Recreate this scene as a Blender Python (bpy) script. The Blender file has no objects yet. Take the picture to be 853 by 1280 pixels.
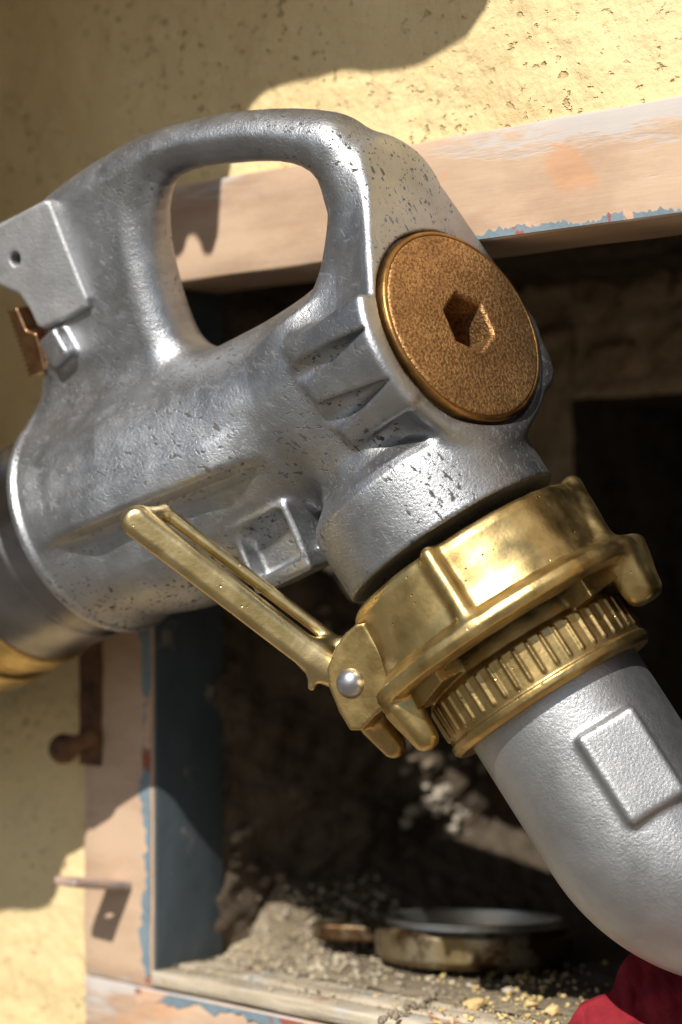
import bpy, math, random
import numpy as np
from mathutils import Vector

# ------------------------------------------------------------------ camera, sky, sun, exposure
M = 0.00025            # one working unit (a quarter of a millimetre) in metres
F = 2800.0             # camera distance to the subject plane, same units
CX, CY = 426.5, 704.0
S = bpy.context.scene
COL = S.collection
rng = np.random.default_rng(7)
random.seed(7)

cam = bpy.data.objects.new('camera', bpy.data.cameras.new('camera'))
COL.objects.link(cam); S.camera = cam
cam.location = (0, -F * M, 0)
cam.rotation_euler = (math.radians(90), 0, 0)
cam.data.sensor_fit = 'VERTICAL'; cam.data.sensor_height = 36; cam.data.sensor_width = 24
cam.data.lens = F / 1280 * 36
cam.data.shift_y = (CY - 640) / 1280
cam.data.clip_start = 0.02; cam.data.clip_end = 500
cam.data.dof.use_dof = True
cam.data.dof.focus_distance = (F - 60) * M
cam.data.dof.aperture_fstop = 7.6

SUN = np.array([-0.314, -0.673, 0.669]); SUN /= np.linalg.norm(SUN)
world = bpy.data.worlds.new('World'); S.world = world; world.use_nodes = True
wt = world.node_tree
sky = wt.nodes.new('ShaderNodeTexSky'); sky.sky_type = 'NISHITA'; sky.sun_disc = False
sky.sun_elevation = math.asin(SUN[2]); sky.sun_rotation = math.atan2(SUN[0], SUN[1])
bg = wt.nodes['Background']; bg.inputs[1].default_value = 0.072
wt.links.new(sky.outputs[0], bg.inputs[0])
sl = bpy.data.lights.new('sun', 'SUN'); sl.energy = 5.0; sl.angle = math.radians(0.53); sl.color = (1.0, 0.965, 0.90)
so = bpy.data.objects.new('sun', sl); COL.objects.link(so)
so.rotation_euler = Vector(SUN).to_track_quat('Z', 'Y').to_euler(); so.location = tuple(SUN * 2)
vs = S.view_settings
vs.view_transform = 'Standard'; vs.look = 'None'; vs.exposure = 0.25; vs.gamma = 1.0; vs.use_curve_mapping = False

# ------------------------------------------------------------------ materials
class Mat:
    def __init__(s, name, scale=1.0):
        s.m = bpy.data.materials.new(name); s.m.use_nodes = True
        s.t = s.m.node_tree; s.b = s.t.nodes['Principled BSDF']
        tc = s.t.nodes.new('ShaderNodeTexCoord'); s.co = tc.outputs['Object']; s.last = None
    def _in(s, sock, v):
        if isinstance(v, bpy.types.NodeSocket): s.t.links.new(v, sock)
        elif v is not None: sock.default_value = v
    def vec(s, sc, v=None):
        n = s.t.nodes.new('ShaderNodeMapping'); s._in(n.inputs[0], v or s.co); n.inputs['Scale'].default_value = sc
        return n.outputs[0]
    def rot(s, r, v=None):
        n = s.t.nodes.new('ShaderNodeMapping'); s._in(n.inputs[0], v or s.co); n.inputs['Rotation'].default_value = r
        return n.outputs[0]
    def noise(s, sc, detail=4, rough=0.55, v=None, dist=0.0):
        n = s.t.nodes.new('ShaderNodeTexNoise'); s._in(n.inputs['Vector'], v or s.co)
        n.inputs['Scale'].default_value = sc; n.inputs['Detail'].default_value = detail
        n.inputs['Roughness'].default_value = rough; n.inputs['Distortion'].default_value = dist
        return n.outputs[0]
    def vor(s, sc, v=None, feature='F1', rand=1.0):
        n = s.t.nodes.new('ShaderNodeTexVoronoi'); n.feature = feature; s._in(n.inputs['Vector'], v or s.co)
        n.inputs['Scale'].default_value = sc; n.inputs['Randomness'].default_value = rand
        return n.outputs['Distance']
    def ramp(s, f, stops, interp='LINEAR'):
        n = s.t.nodes.new('ShaderNodeValToRGB'); s._in(n.inputs[0], f); e = n.color_ramp.elements
        n.color_ramp.interpolation = interp
        while len(e) < len(stops): e.new(0.5)
        for i, (p, c) in enumerate(stops):
            e[i].position = p; e[i].color = (c, c, c, 1) if not hasattr(c, '__len__') else (*c, 1)
        return n.outputs[0]
    def mix(s, f, a, b, mode='MIX'):
        n = s.t.nodes.new('ShaderNodeMix'); n.data_type = 'RGBA'; n.blend_type = mode
        s._in(n.inputs[0], f)
        for k, v in ((6, a), (7, b)):
            s._in(n.inputs[k], (*v, 1) if isinstance(v, tuple) and len(v) == 3 else v)
        return n.outputs[2]
    def math(s, op, a, b=None, clamp=False):
        n = s.t.nodes.new('ShaderNodeMath'); n.operation = op; n.use_clamp = clamp
        s._in(n.inputs[0], a); s._in(n.inputs[1], b)
        return n.outputs[0]
    def sep(s, v=None):
        n = s.t.nodes.new('ShaderNodeSeparateXYZ'); s._in(n.inputs[0], v or s.co); return n.outputs
    def geo(s):
        return s.t.nodes.new('ShaderNodeNewGeometry').outputs
    def rnd(s):
        return s.t.nodes.new('ShaderNodeObjectInfo').outputs['Random']
    def bump(s, h, strength=0.5, dist=0.0005):
        n = s.t.nodes.new('ShaderNodeBump'); s._in(n.inputs['Height'], h)
        n.inputs['Strength'].default_value = strength; n.inputs['Distance'].default_value = dist
        if s.last is not None: s.t.links.new(s.last, n.inputs['Normal'])
        s.last = n.outputs[0]; s.t.links.new(s.last, s.b.inputs['Normal'])
    def set(s, **k):
        for a, v in k.items():
            nm = {'col': 'Base Color', 'rough': 'Roughness', 'metal': 'Metallic', 'spec': 'Specular IOR Level'}.get(a, a)
            s._in(s.b.inputs[nm], (*v, 1) if isinstance(v, tuple) and len(v) == 3 else v)
        return s

def cast_alu(name, lo=(0.27, 0.275, 0.285), hi=(0.43, 0.435, 0.45), rough=(0.31, 0.47), grain=0.25, pits=0.8, stain=True, metal=0.93):
    m = Mat(name)
    big = m.noise(45, 5, 0.6)
    c = m.mix(m.ramp(big, [(0.3, 0.0), (0.7, 1.0)]), lo, hi)
    if stain:   # grime and oxide patches with outlines of their own
        st = m.ramp(m.noise(28, 6, 0.65, dist=0.6), [(0.52, 0.0), (0.66, 1.0)])
        c = m.mix(m.math('MULTIPLY', st, 0.30), c, (0.27, 0.23, 0.18))
    # dents: scattered small pits, in clusters
    msk = m.ramp(m.noise(38, 3, 0.5, dist=0.4), [(0.40, 0.0), (0.52, 1.0)])
    warp = m.vec((1, 1, 1.0))
    pv = m.ramp(m.noise(760, 2, 0.5), [(0.66, 0.0), (0.70, 1.0)])
    pl = m.ramp(m.noise(560, 2, 0.5, m.vec((1.0, 1.0, 0.28), m.rot((0.4, 0.7, 0.5)))), [(0.64, 0.0), (0.68, 1.0)])
    p2 = m.ramp(m.noise(600, 2, 0.5, m.vec((0.24, 1.0, 1.0), m.rot((0.2, -0.5, 0.9)))), [(0.63, 0.0), (0.67, 1.0)])
    pit = m.math('MULTIPLY', m.math('MAXIMUM', m.math('MAXIMUM', pv, pl), p2), msk)
    if pits <= 0.3: pit = m.math('MULTIPLY', pit, 0.0 if pits <= 0.2 else 0.5)
    c = m.mix(m.math('MULTIPLY', pit, 0.85 if pits > 0.2 else 0.25), c, (0.03, 0.027, 0.025))
    m.set(col=c, metal=m.math('SUBTRACT', metal, m.math('MULTIPLY', pit, 0.6)))
    r = m.ramp(m.noise(160, 5, 0.6), [(0.3, rough[0]), (0.72, rough[1])])
    m.set(rough=m.math('ADD', r, m.math('MULTIPLY', pit, 0.4)))
    m.bump(m.noise(1100, 4, 0.7), grain * 1.5, 0.0006)
    m.bump(m.noise(300, 4, 0.55), 0.05, 0.0009)
    m.bump(m.math('SUBTRACT', 1.0, pit), pits * 0.30, 0.0004)
    return m.m

def brass(name, a=(0.37, 0.26, 0.10), b=(0.57, 0.425, 0.19), rough=(0.31, 0.50), grain=0.12):
    m = Mat(name)
    c = m.mix(m.ramp(m.noise(60, 5, 0.62, dist=0.3), [(0.36, 0.0), (0.62, 1.0)]), a, b)
    sp = m.ramp(m.vor(330), [(0.05, 1.0), (0.15, 0.0)])
    spm = m.math('MULTIPLY', sp, m.ramp(m.noise(75, 2), [(0.52, 0.0), (0.6, 1.0)]))
    c = m.mix(m.math('MULTIPLY', spm, 0.8), c, (0.07, 0.045, 0.02))
    sc = m.ramp(m.noise(130, 3, 0.7, m.vec((0.12, 1, 1), m.rot((0, 0.9, 0.2)))), [(0.60, 0.0), (0.72, 1.0)])
    c = m.mix(m.math('MULTIPLY', sc, 0.25), c, (0.18, 0.115, 0.04))
    m.set(col=c, metal=1.0, rough=m.ramp(m.noise(120, 5, 0.65), [(0.32, rough[0]), (0.7, rough[1])]))
    m.bump(m.noise(800, 3, 0.6), grain, 0.0005)
    m.bump(m.noise(110, 3, 0.5), 0.12, 0.0015)
    m.bump(m.math('SUBTRACT', 1.0, spm), 0.5, 0.0004)
    return m.m

def make_bronze():
    m = Mat('cast_bronze')
    n = m.noise(1050, 3, 0.55)
    f = m.ramp(n, [(0.38, 0.0), (0.62, 1.0)])
    c = m.mix(f, (0.25, 0.13, 0.052), (0.58, 0.345, 0.145))
    c = m.mix(m.ramp(m.noise(50, 3), [(0.4, 0.0), (0.7, 0.6)]), c, (0.17, 0.085, 0.035))
    m.set(col=c, metal=0.9, rough=0.48)
    m.bump(n, 0.6, 0.0008)
    m.bump(m.noise(140, 3), 0.15, 0.001)
    return m.m

def make_stucco():
    m = Mat('yellow_stucco')
    c = m.mix(m.ramp(m.noise(12, 5, 0.6), [(0.3, 0.0), (0.7, 1.0)]), (0.67, 0.50, 0.25), (0.76, 0.59, 0.32))
    hole = m.ramp(m.noise(230, 3, 0.55, m.vec((1, 1, 1.4))), [(0.615, 0.0), (0.68, 1.0)])
    hm = m.math('MULTIPLY', hole, m.ramp(m.noise(22, 3), [(0.42, 0.0), (0.62, 1.0)]))
    c = m.mix(m.math('MULTIPLY', hm, 0.6), c, (0.30, 0.19, 0.07))
    m.set(col=c, rough=0.9, spec=0.2)
    m.bump(m.noise(60, 3, 0.5), 0.7, 0.005)
    m.bump(m.noise(170, 5, 0.65), 0.55, 0.0025)
    m.bump(m.math('SUBTRACT', 1.0, hm), 0.8, 0.002)
    return m.m

def peeling(name, edge_axis=None, lo=0.0, hi=0.0, flip=False, chips=0.8):
    """pink paint over grey-blue over red primer over bare wood; the paint is worn off near one edge"""
    m = Mat(name)
    pink = m.mix(m.ramp(m.noise(9, 4), [(0.3, 0.0), (0.7, 1.0)]), (0.49, 0.335, 0.22), (0.58, 0.415, 0.29))
    pink = m.mix(m.ramp(m.noise(16, 3, dist=0.5), [(0.60, 0.0), (0.64, 0.7)]), pink, (0.62, 0.32, 0.16))
    blue = m.mix(m.noise(80, 3), (0.15, 0.23, 0.29), (0.27, 0.35, 0.39))
    white = m.mix(m.noise(60, 3), (0.40, 0.385, 0.37), (0.54, 0.50, 0.46))
    red = (0.27, 0.075, 0.045)
    nz = m.noise(22, 7, 0.72, m.vec((0.15, 1.0, 1.0), m.rot((0, 0, math.radians(45)))))
    x = m.sep()
    e = 0.0
    if edge_axis is not None:
        q = m.math('DIVIDE', m.math('SUBTRACT', x[edge_axis], lo), hi - lo, clamp=True)   # 0 far, 1 at worn edge
        e = m.math('MULTIPLY', q, 0.15)
    v = m.math('ADD', nz, e)
    wv = m.math('MAXIMUM', v, m.math('ADD', m.noise(55, 6, 0.7, m.vec((0.35, 1.0, 1.0), m.rot((0, 0, math.radians(45))))), -0.055))
    wmask = m.ramp(wv, [(0.59, 0.0), (0.64, 1.0)])
    bmask = m.ramp(v, [(0.80, 0.0), (0.84, 0.85)])
    rmask = m.ramp(m.math('ADD', m.noise(60, 4, 0.6), m.math('MULTIPLY', bmask, 0.12)), [(0.66, 0.0), (0.69, 1.0)])
    grime = m.ramp(m.noise(30, 6, 0.7, m.vec((0.3, 1, 1), m.rot((0, 0, math.radians(45))))), [(0.45, 0.0), (0.70, 0.75)])
    pink = m.mix(grime, pink, (0.33, 0.20, 0.125))
    c = m.mix(m.math('MULTIPLY', wmask, chips), pink, white)
    c = m.mix(bmask, c, blue)
    c = m.mix(m.math('MULTIPLY', rmask, bmask), c, red)
    m.set(col=c, rough=0.62, spec=0.35)
    m.bump(m.noise(130, 5, 0.65, m.vec((0.06, 1, 1), m.rot((0, 0, math.radians(45))))), 0.35, 0.0009)
    m.bump(m.math('SUBTRACT', 1.0, m.math('ADD', wmask, bmask)), 0.35, 0.0004)
    return m.m

def plain(name, a, b, sc=60, rough=0.7, metal=0.0, bump=0.3, bsc=200, bd=0.0008, spec=0.4, lo=0.35, hi=0.65):
    m = Mat(name)
    c = m.mix(m.ramp(m.noise(sc, 5, 0.6), [(lo, 0.0), (hi, 1.0)]), a, b)
    m.set(col=c, rough=rough, metal=metal, spec=spec)
    m.bump(m.noise(bsc, 4, 0.6), bump, bd)
    return m.m

def make_rubble(name, a, b, c3):
    m = Mat(name)
    c = m.mix(m.ramp(m.noise(45, 5, 0.65), [(0.35, 0.0), (0.65, 1.0)]), a, b)
    c = m.mix(m.ramp(m.noise(130, 4, 0.6), [(0.55, 0.0), (0.7, 0.8)]), c, c3)
    m.set(col=c, rough=0.95, spec=0.15)
    m.bump(m.noise(90, 6, 0.7), 0.8, 0.003)
    m.bump(m.noise(500, 3, 0.6), 0.5, 0.0008)
    return m.m

MT = {}
MT['alu'] = cast_alu('cast_aluminium')
MT['alu_plate'] = cast_alu('sand_cast_plate', metal=0.75, lo=(0.40, 0.40, 0.41), hi=(0.52, 0.52, 0.52), rough=(0.40, 0.58), grain=0.35, pits=0.3, stain=False)
MT['alu_elbow'] = cast_alu('sand_cast_elbow', metal=0.9, lo=(0.34, 0.34, 0.345), hi=(0.47, 0.47, 0.475), rough=(0.36, 0.48), grain=0.28, pits=0.15, stain=False)
MT['brass'] = brass('worn_brass')
MT['brass_lever'] = brass('rubbed_brass', a=(0.46, 0.345, 0.155), b=(0.60, 0.475, 0.25), rough=(0.26, 0.42))
MT['brass_dull'] = brass('dull_brass', a=(0.31, 0.215, 0.085), b=(0.46, 0.33, 0.14), rough=(0.30, 0.5))
MT['bronze'] = make_bronze()
MT['bronze_rim'] = brass('bronze_rim', a=(0.24, 0.125, 0.042), b=(0.40, 0.225, 0.08), rough=(0.30, 0.5))
MT['steel'] = plain('polished_steel', (0.36, 0.36, 0.38), (0.52, 0.52, 0.53), 90, 0.36, 1.0, 0.1, 300)
MT['steel_dark'] = plain('dark_steel', (0.16, 0.15, 0.155), (0.27, 0.26, 0.26), 40, 0.30, 1.0, 0.08, 200)
MT['copper'] = plain('worn_copper', (0.24, 0.12, 0.06), (0.50, 0.30, 0.17), 120, 0.36, 1.0, 0.3, 300)
MT['void'] = plain('blind_hole', (0.03, 0.028, 0.025), (0.05, 0.045, 0.04), 90, 0.8)
MT['stucco'] = make_stucco()
MT['jamb'] = None
MT['rust'] = plain('rusty_iron', (0.055, 0.028, 0.016), (0.19, 0.085, 0.035), 70, 0.85, 0.0, 0.7, 160, 0.0012)
MT['rail_iron'] = plain('painted_iron', (0.50, 0.34, 0.26), (0.24, 0.22, 0.21), 70, 0.6, 0.2, 0.4, 200)
MT['stone'] = make_rubble('rubble_stone', (0.16, 0.125, 0.085), (0.30, 0.245, 0.175), (0.10, 0.07, 0.045))
MT['dirt'] = make_rubble('dry_dirt', (0.40, 0.32, 0.20), (0.60, 0.51, 0.36), (0.22, 0.165, 0.10))
MT['pale'] = make_rubble('pale_mortar', (0.36, 0.30, 0.23), (0.54, 0.48, 0.39), (0.22, 0.17, 0.115))
MT['ochre'] = make_rubble('ochre_crumb', (0.55, 0.38, 0.13), (0.72, 0.56, 0.30), (0.42, 0.26, 0.08))
MT['lintel'] = make_rubble('brown_stone', (0.34, 0.24, 0.145), (0.56, 0.42, 0.27), (0.16, 0.11, 0.065))
MT['recess'] = make_rubble('dark_masonry', (0.070, 0.052, 0.036), (0.15, 0.115, 0.078), (0.035, 0.026, 0.02))  # dark brown, mottled at random
MT['ground'] = make_rubble('ground_concrete', (0.13, 0.12, 0.105), (0.19, 0.175, 0.155), (0.09, 0.08, 0.07))

# ------------------------------------------------------------------ signed distance toolkit (all in working units)
def v3(*a): return np.array(a, dtype=np.float64)
def nrm(v): return v / np.linalg.norm(v)
def dot(p, d): return p[:, 0] * d[0] + p[:, 1] * d[1] + p[:, 2] * d[2]
def smin(a, b, k):
    h = np.maximum(k - np.abs(a - b), 0) / k
    return np.minimum(a, b) - h * h * k * 0.25
def smax(a, b, k): return -smin(-a, -b, k)
def sphere(p, c, r): return np.sqrt(((p - c) ** 2).sum(1)) - r
def capsule(p, a, b, ra, rb=None):
    rb = ra if rb is None else rb
    ab = b - a; h = np.clip(dot(p - a, ab) / ab.dot(ab), 0, 1)
    q = p - a - h[:, None] * ab
    return np.sqrt((q * q).sum(1)) - (ra + (rb - ra) * h)
def frame(z, x):
    z = nrm(z); x = nrm(x - z * x.dot(z)); return x, np.cross(z, x), z
def box(p, c, ax, half, r):
    q = p - c
    d = [np.abs(dot(q, ax[i])) - (half[i] - r) for i in range(3)]
    o = np.sqrt(sum(np.maximum(e, 0) ** 2 for e in d))
    return o + np.minimum(np.maximum(np.maximum(d[0], d[1]), d[2]), 0) - r
def poly2(x, y, P):
    P = np.asarray(P, float); n = len(P)
    d = (x - P[0, 0]) ** 2 + (y - P[0, 1]) ** 2
    inside = np.zeros(len(x), bool)
    j = n - 1
    for i in range(n):
        ex, ey = P[j] - P[i]; wx, wy = x - P[i, 0], y - P[i, 1]
        t = np.clip((wx * ex + wy * ey) / (ex * ex + ey * ey), 0, 1)
        d = np.minimum(d, (wx - ex * t) ** 2 + (wy - ey * t) ** 2)
        if P[i, 1] != P[j, 1]:
            c = (P[i, 1] > y) != (P[j, 1] > y)
            inside ^= c & (x < (P[j, 0] - P[i, 0]) * (y - P[i, 1]) / (P[j, 1] - P[i, 1]) + P[i, 0])
        j = i
    d = np.sqrt(d)
    return np.where(inside, -d, d)
def chaikin(P, n=1):
    P = np.asarray(P, float)
    for _ in range(n):
        Q = np.roll(P, -1, 0)
        P = np.stack([P * .75 + Q * .25, P * .25 + Q * .75], 1).reshape(-1, P.shape[1])
    return P
def slab(d2, w, r):
    """extrude: 2-D distance d2 and |height|-half w, edges rounded by r"""
    a, b = d2 + r, w + r
    return np.minimum(np.maximum(a, b), 0) + np.sqrt(np.maximum(a, 0) ** 2 + np.maximum(b, 0) ** 2) - r
def revolve(p, c, axis, prof, r=2.0):
    q = p - c; t = dot(q, axis); rho = np.sqrt(np.maximum((q * q).sum(1) - t * t, 0))
    return poly2(rho, t, prof) - r

def surface(f, lo, hi, h, band=1.05):
    """surface-nets mesh of f<0, evaluated only near the surface; returns verts, quads"""
    lo = np.asarray(lo, float); hi = np.asarray(hi, float)
    nc = np.ceil((hi - lo) / (4 * h)).astype(int); n = nc * 4
    ii = np.stack(np.meshgrid(*[np.arange(k) for k in nc], indexing='ij'), -1).reshape(-1, 3)
    cc = lo + (ii * 4 + 1.5) * h
    dc = f(cc).reshape(nc)
    big = dc.repeat(4, 0).repeat(4, 1).repeat(4, 2).astype(np.float32)
    near = (np.abs(dc) < 4 * h * band).repeat(4, 0).repeat(4, 1).repeat(4, 2)
    idx = np.argwhere(near)
    out = np.empty(len(idx), np.float32)
    for s in range(0, len(idx), 400000):
        out[s:s + 400000] = f(lo + idx[s:s + 400000] * h)
    big[near] = out
    del near
    ins = big < 0
    cnt = np.zeros([k - 1 for k in n], np.int8)
    offs = [(a, b, c) for a in (0, 1) for b in (0, 1) for c in (0, 1)]
    sh = lambda A, o: A[o[0]:n[0] - 1 + o[0], o[1]:n[1] - 1 + o[1], o[2]:n[2] - 1 + o[2]]
    for o in offs: cnt += sh(ins, o)
    act = (cnt > 0) & (cnt < 8)
    cell = np.argwhere(act)
    vid = np.full(act.shape, -1, np.int32); vid[act] = np.arange(len(cell))
    val = {o: big[cell[:, 0] + o[0], cell[:, 1] + o[1], cell[:, 2] + o[2]] for o in offs}
    acc = np.zeros((len(cell), 3)); num = np.zeros(len(cell))
    for a in offs:
        for k in range(3):
            if a[k] == 0:
                b = list(a); b[k] = 1; b = tuple(b)
                va, vb = val[a], val[b]; m = (va < 0) != (vb < 0)
                t = np.where(m, va / np.where(m, va - vb, 1), 0)
                pt = np.array(a, float)[None].repeat(len(cell), 0); pt[:, k] += t
                acc += np.where(m[:, None], pt, 0); num += m
    V = lo + (cell + acc / num[:, None]) * h
    quads = []
    for k in range(3):
        u, w = [(1, 2), (2, 0), (0, 1)][k]
        sl0 = [slice(1, n[i] - 1) for i in range(3)]; sl1 = list(sl0)
        sl0[k] = slice(0, n[k] - 1); sl1[k] = slice(1, n[k])
        A, B = ins[tuple(sl0)], ins[tuple(sl1)]
        e = np.argwhere(A != B); fl = A[e[:, 0], e[:, 1], e[:, 2]]
        e = e + np.array([0 if i == k else 1 for i in range(3)])
        def g(du, dw):
            c = e.copy(); c[:, u] -= du; c[:, w] -= dw
            return vid[c[:, 0], c[:, 1], c[:, 2]]
        q = np.stack([g(1, 1), g(0, 1), g(0, 0), g(1, 0)], 1)
        q[~fl] = q[~fl][:, ::-1]
        quads.append(q)
    Q = np.concatenate(quads); Q = Q[(Q >= 0).all(1)]
    for _ in range(2):
        d = f(V); e = 0.4 * h
        g = np.stack([f(V + e * np.eye(3)[k]) - f(V - e * np.eye(3)[k]) for k in range(3)], 1) / (2 * e)
        st = g * (d / np.maximum((g * g).sum(1), 0.2))[:, None]
        L = np.sqrt((st * st).sum(1)); st *= (np.minimum(L, 0.7 * h) / np.maximum(L, 1e-9))[:, None]
        V = V - st
    return V, Q

# ------------------------------------------------------------------ object helpers
def thing(name, label, cat, loc, group=None):
    o = bpy.data.objects.new(name, None); COL.objects.link(o); o.location = tuple(np.asarray(loc) * M)
    o.empty_display_size = 0.01
    o['label'] = label; o['category'] = cat
    if group: o['group'] = group
    return o
def obj(name, V, Q, mat, parent=None, loc=None, smooth=True, label=None, kind=None):
    root = parent
    while root is not None and root.parent is not None: root = root.parent
    base = np.array(root.location) if root is not None else (np.asarray(loc) * M if loc is not None else np.zeros(3))
    me = bpy.data.meshes.new(name)
    me.from_pydata((np.asarray(V) * M - base).tolist(), [], [list(map(int, q)) for q in Q] if not isinstance(Q, np.ndarray) else Q.tolist())
    if smooth: me.polygons.foreach_set('use_smooth', [True] * len(me.polygons))
    me.materials.append(mat); me.update()
    o = bpy.data.objects.new(name, me); COL.objects.link(o)
    if parent is not None: o.parent = parent
    else: o.location = tuple(base)
    if label: o['label'] = label
    if kind: o['kind'] = kind
    return o
def tag(o, label, cat, group=None):
    o['label'] = label; o['category'] = cat
    if group: o['group'] = group
    return o
def sdf(name, f, c, half, h, mat, parent=None, label=None, loc=None, band=1.05):
    c = np.asarray(c, float); half = np.asarray(half, float) * np.ones(3)
    V, Q = surface(f, c - half, c + half, h, band)
    return obj(name, V, Q, mat, parent, loc=loc, label=label)

def P(px, py, Y=0.0):
    k = (F + Y) / F; return v3((px - CX) * k, Y, (CY - py) * k)
EYE = v3(0, -F, 0)
def ray(px, py): return nrm(v3(px - CX, F, CY - py))
def plane_hit(px, py, p0, n):
    d = ray(px, py); return EYE + d * ((p0 - EYE).dot(n) / d.dot(n))
def march(f, px, py, t=2000.0, off=0.0):
    d = ray(px, py); t = float(t)
    for _ in range(120):
        e = float(f((EYE + d * t)[None])[0]) - off
        t += e * 0.85
        if abs(e) < 0.05: break
    return EYE + d * t

# ------------------------------------------------------------------ wall frame: u to the right along the wall, d into the wall, z up
R2 = math.sqrt(0.5)
YC = 620.0
G = 0.89               # the wall stands this much nearer than first measured; its sizes follow
def W(u, d, z): return v3(R2 * (u + d) * G, (F + YC - R2 * u + R2 * d) * G - F, z * G)
def Wm(u, d, z): return np.stack([R2 * (u + d) * G, (F + YC - R2 * u + R2 * d) * G - F, z * G], -1)
def wpx(px, py, d=0.0):
    k = (F + YC + d / R2) / (F + px - CX)
    X, Y = (px - CX) * k, F * (k - 1)
    return (X - (Y - YC)) * R2, d, (CY - py) * k
UA = v3(R2, -R2, 0); DA = v3(R2, R2, 0); ZA = v3(0, 0, 1.0)

def wbox(name, u0, u1, d0, d1, z0, z1, mat, parent=None, bev=3.0, loc=None, seg=40.0, wob=0.0):
    """a board in wall coordinates with softened edges and slightly uneven faces"""
    us = [u0, u0 + bev] + list(np.linspace(u0 + bev, u1 - bev, max(2, int((u1 - u0) / seg)))[1:-1]) + [u1 - bev, u1]
    zs = [z0, z0 + bev] + list(np.linspace(z0 + bev, z1 - bev, max(2, int((z1 - z0) / seg)))[1:-1]) + [z1 - bev, z1]
    ds = [d0, d0 + bev, d1 - bev, d1]
    idx = {}; V = []; Q = []
    def vert(i, j, k):
        if (i, j, k) not in idx:
            u, d, z = us[i], ds[j], zs[k]
            # pull corners in for the bevel
            on = [i in (0, len(us) - 1), j in (0, 3), k in (0, len(zs) - 1)]
            if sum(on) >= 2:
                c = 0.30 if sum(on) == 2 else 0.42
                if on[0]: u += bev * c * (1 if i == 0 else -1)
                if on[1]: d += bev * c * (1 if j == 0 else -1)
                if on[2]: z += bev * c * (1 if k == 0 else -1)
            if wob:
                s = math.sin(u * .013 + z * .021) + math.sin(u * .031 - z * .017 + 1.3) + math.sin(z * .05 + u * .004)
                d += wob * s * (1 if j < 2 else 0); z += wob * .6 * math.sin(u * .027 + d * .02 + z)
                u += wob * .6 * math.sin(z * .03 + d * .02)
            idx[(i, j, k)] = len(V); V.append(W(u, d, z))
        return idx[(i, j, k)]
    I, J, K = len(us) - 1, 3, len(zs) - 1
    for i in range(I):
        for k in range(K):
            Q.append([vert(i, 0, k), vert(i + 1, 0, k), vert(i + 1, 0, k + 1), vert(i, 0, k + 1)])
            Q.append([vert(i, J, k), vert(i, J, k + 1), vert(i + 1, J, k + 1), vert(i + 1, J, k)])
        for j in range(J):
            Q.append([vert(i, j, 0), vert(i, j + 1, 0), vert(i + 1, j + 1, 0), vert(i + 1, j, 0)])
            Q.append([vert(i, j, K), vert(i + 1, j, K), vert(i + 1, j + 1, K), vert(i, j + 1, K)])
    for j in range(J):
        for k in range(K):
            Q.append([vert(0, j, k), vert(0, j, k + 1), vert(0, j + 1, k + 1), vert(0, j + 1, k)])
            Q.append([vert(I, j, k), vert(I, j + 1, k), vert(I, j + 1, k + 1), vert(I, j, k + 1)])
    return obj(name, V, Q, mat, parent, loc=loc, smooth=True)

def fbm(x, y, seed=0, octv=4, base=1.0):
    r = np.random.default_rng(seed); o = 0; a = 1.0
    for k in range(octv):
        for _ in range(4):
            th = r.uniform(0, 2 * math.pi); fq = base * (1.9 ** k) * r.uniform(.7, 1.3)
            o = o + a * 0.5 * np.sin((x * math.cos(th) + y * math.sin(th)) * fq + r.uniform(0, 6.28))
        a *= 0.55
    return o

# ================================================================== SETTING
U0, U1, Z0, Z1 = -432.0, 820.0, -676.0, 460.0     # the opening
GZ = -3600.0
# ground
V = [v3(x, y, GZ) for x, y in ((-160000, -160000), (160000, -160000), (160000, 160000), (-160000, 160000))]
obj('ground', V, [[0, 1, 2, 3]], MT['ground'], kind='structure')

# the stuccoed wall: one sheet with an uneven face, and returns into the opening
def wall_mesh():
    us = np.unique(np.concatenate([np.linspace(-6000, -1500, 12), np.linspace(-1500, 1500, 121), np.linspace(1500, 6000, 12), [U0 - 20, U1 + 20]]))
    zs = np.unique(np.concatenate([np.linspace(GZ, -1100, 12), np.linspace(-1100, 1300, 100), np.linspace(1300, 6500, 12), [Z0 - 40, Z1 + 20]]))
    UU, ZZ = np.meshgrid(us, zs, indexing='ij')
    D = 3.0 * fbm(UU, ZZ, 3, 4, 0.02)
    edge = (UU > U0 - 21) & (UU < U1 + 21) & (ZZ > Z0 - 41) & (ZZ < Z1 + 21)
    V = Wm(UU, D, ZZ).reshape(-1, 3)
    nz = len(zs); Q = []
    for i in range(len(us) - 1):
        for k in range(nz - 1):
            um, zm = (us[i] + us[i + 1]) / 2, (zs[k] + zs[k + 1]) / 2
            if U0 - 20 < um < U1 + 20 and Z0 - 40 < zm < Z1 + 20: continue
            Q.append([i * nz + k, (i + 1) * nz + k, (i + 1) * nz + k + 1, i * nz + k + 1])
    V = list(V)
    # depth: back face and outer rim so the wall is a solid slab
    b = len(V)
    return V, Q
V, Q = wall_mesh()
wall = thing('stucco_wall', 'rough yellow stucco wall around the hatch opening, half in shade', 'wall', W(0, 0, GZ))
obj('stucco', V, Q, MT['stucco'], wall)

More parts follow.
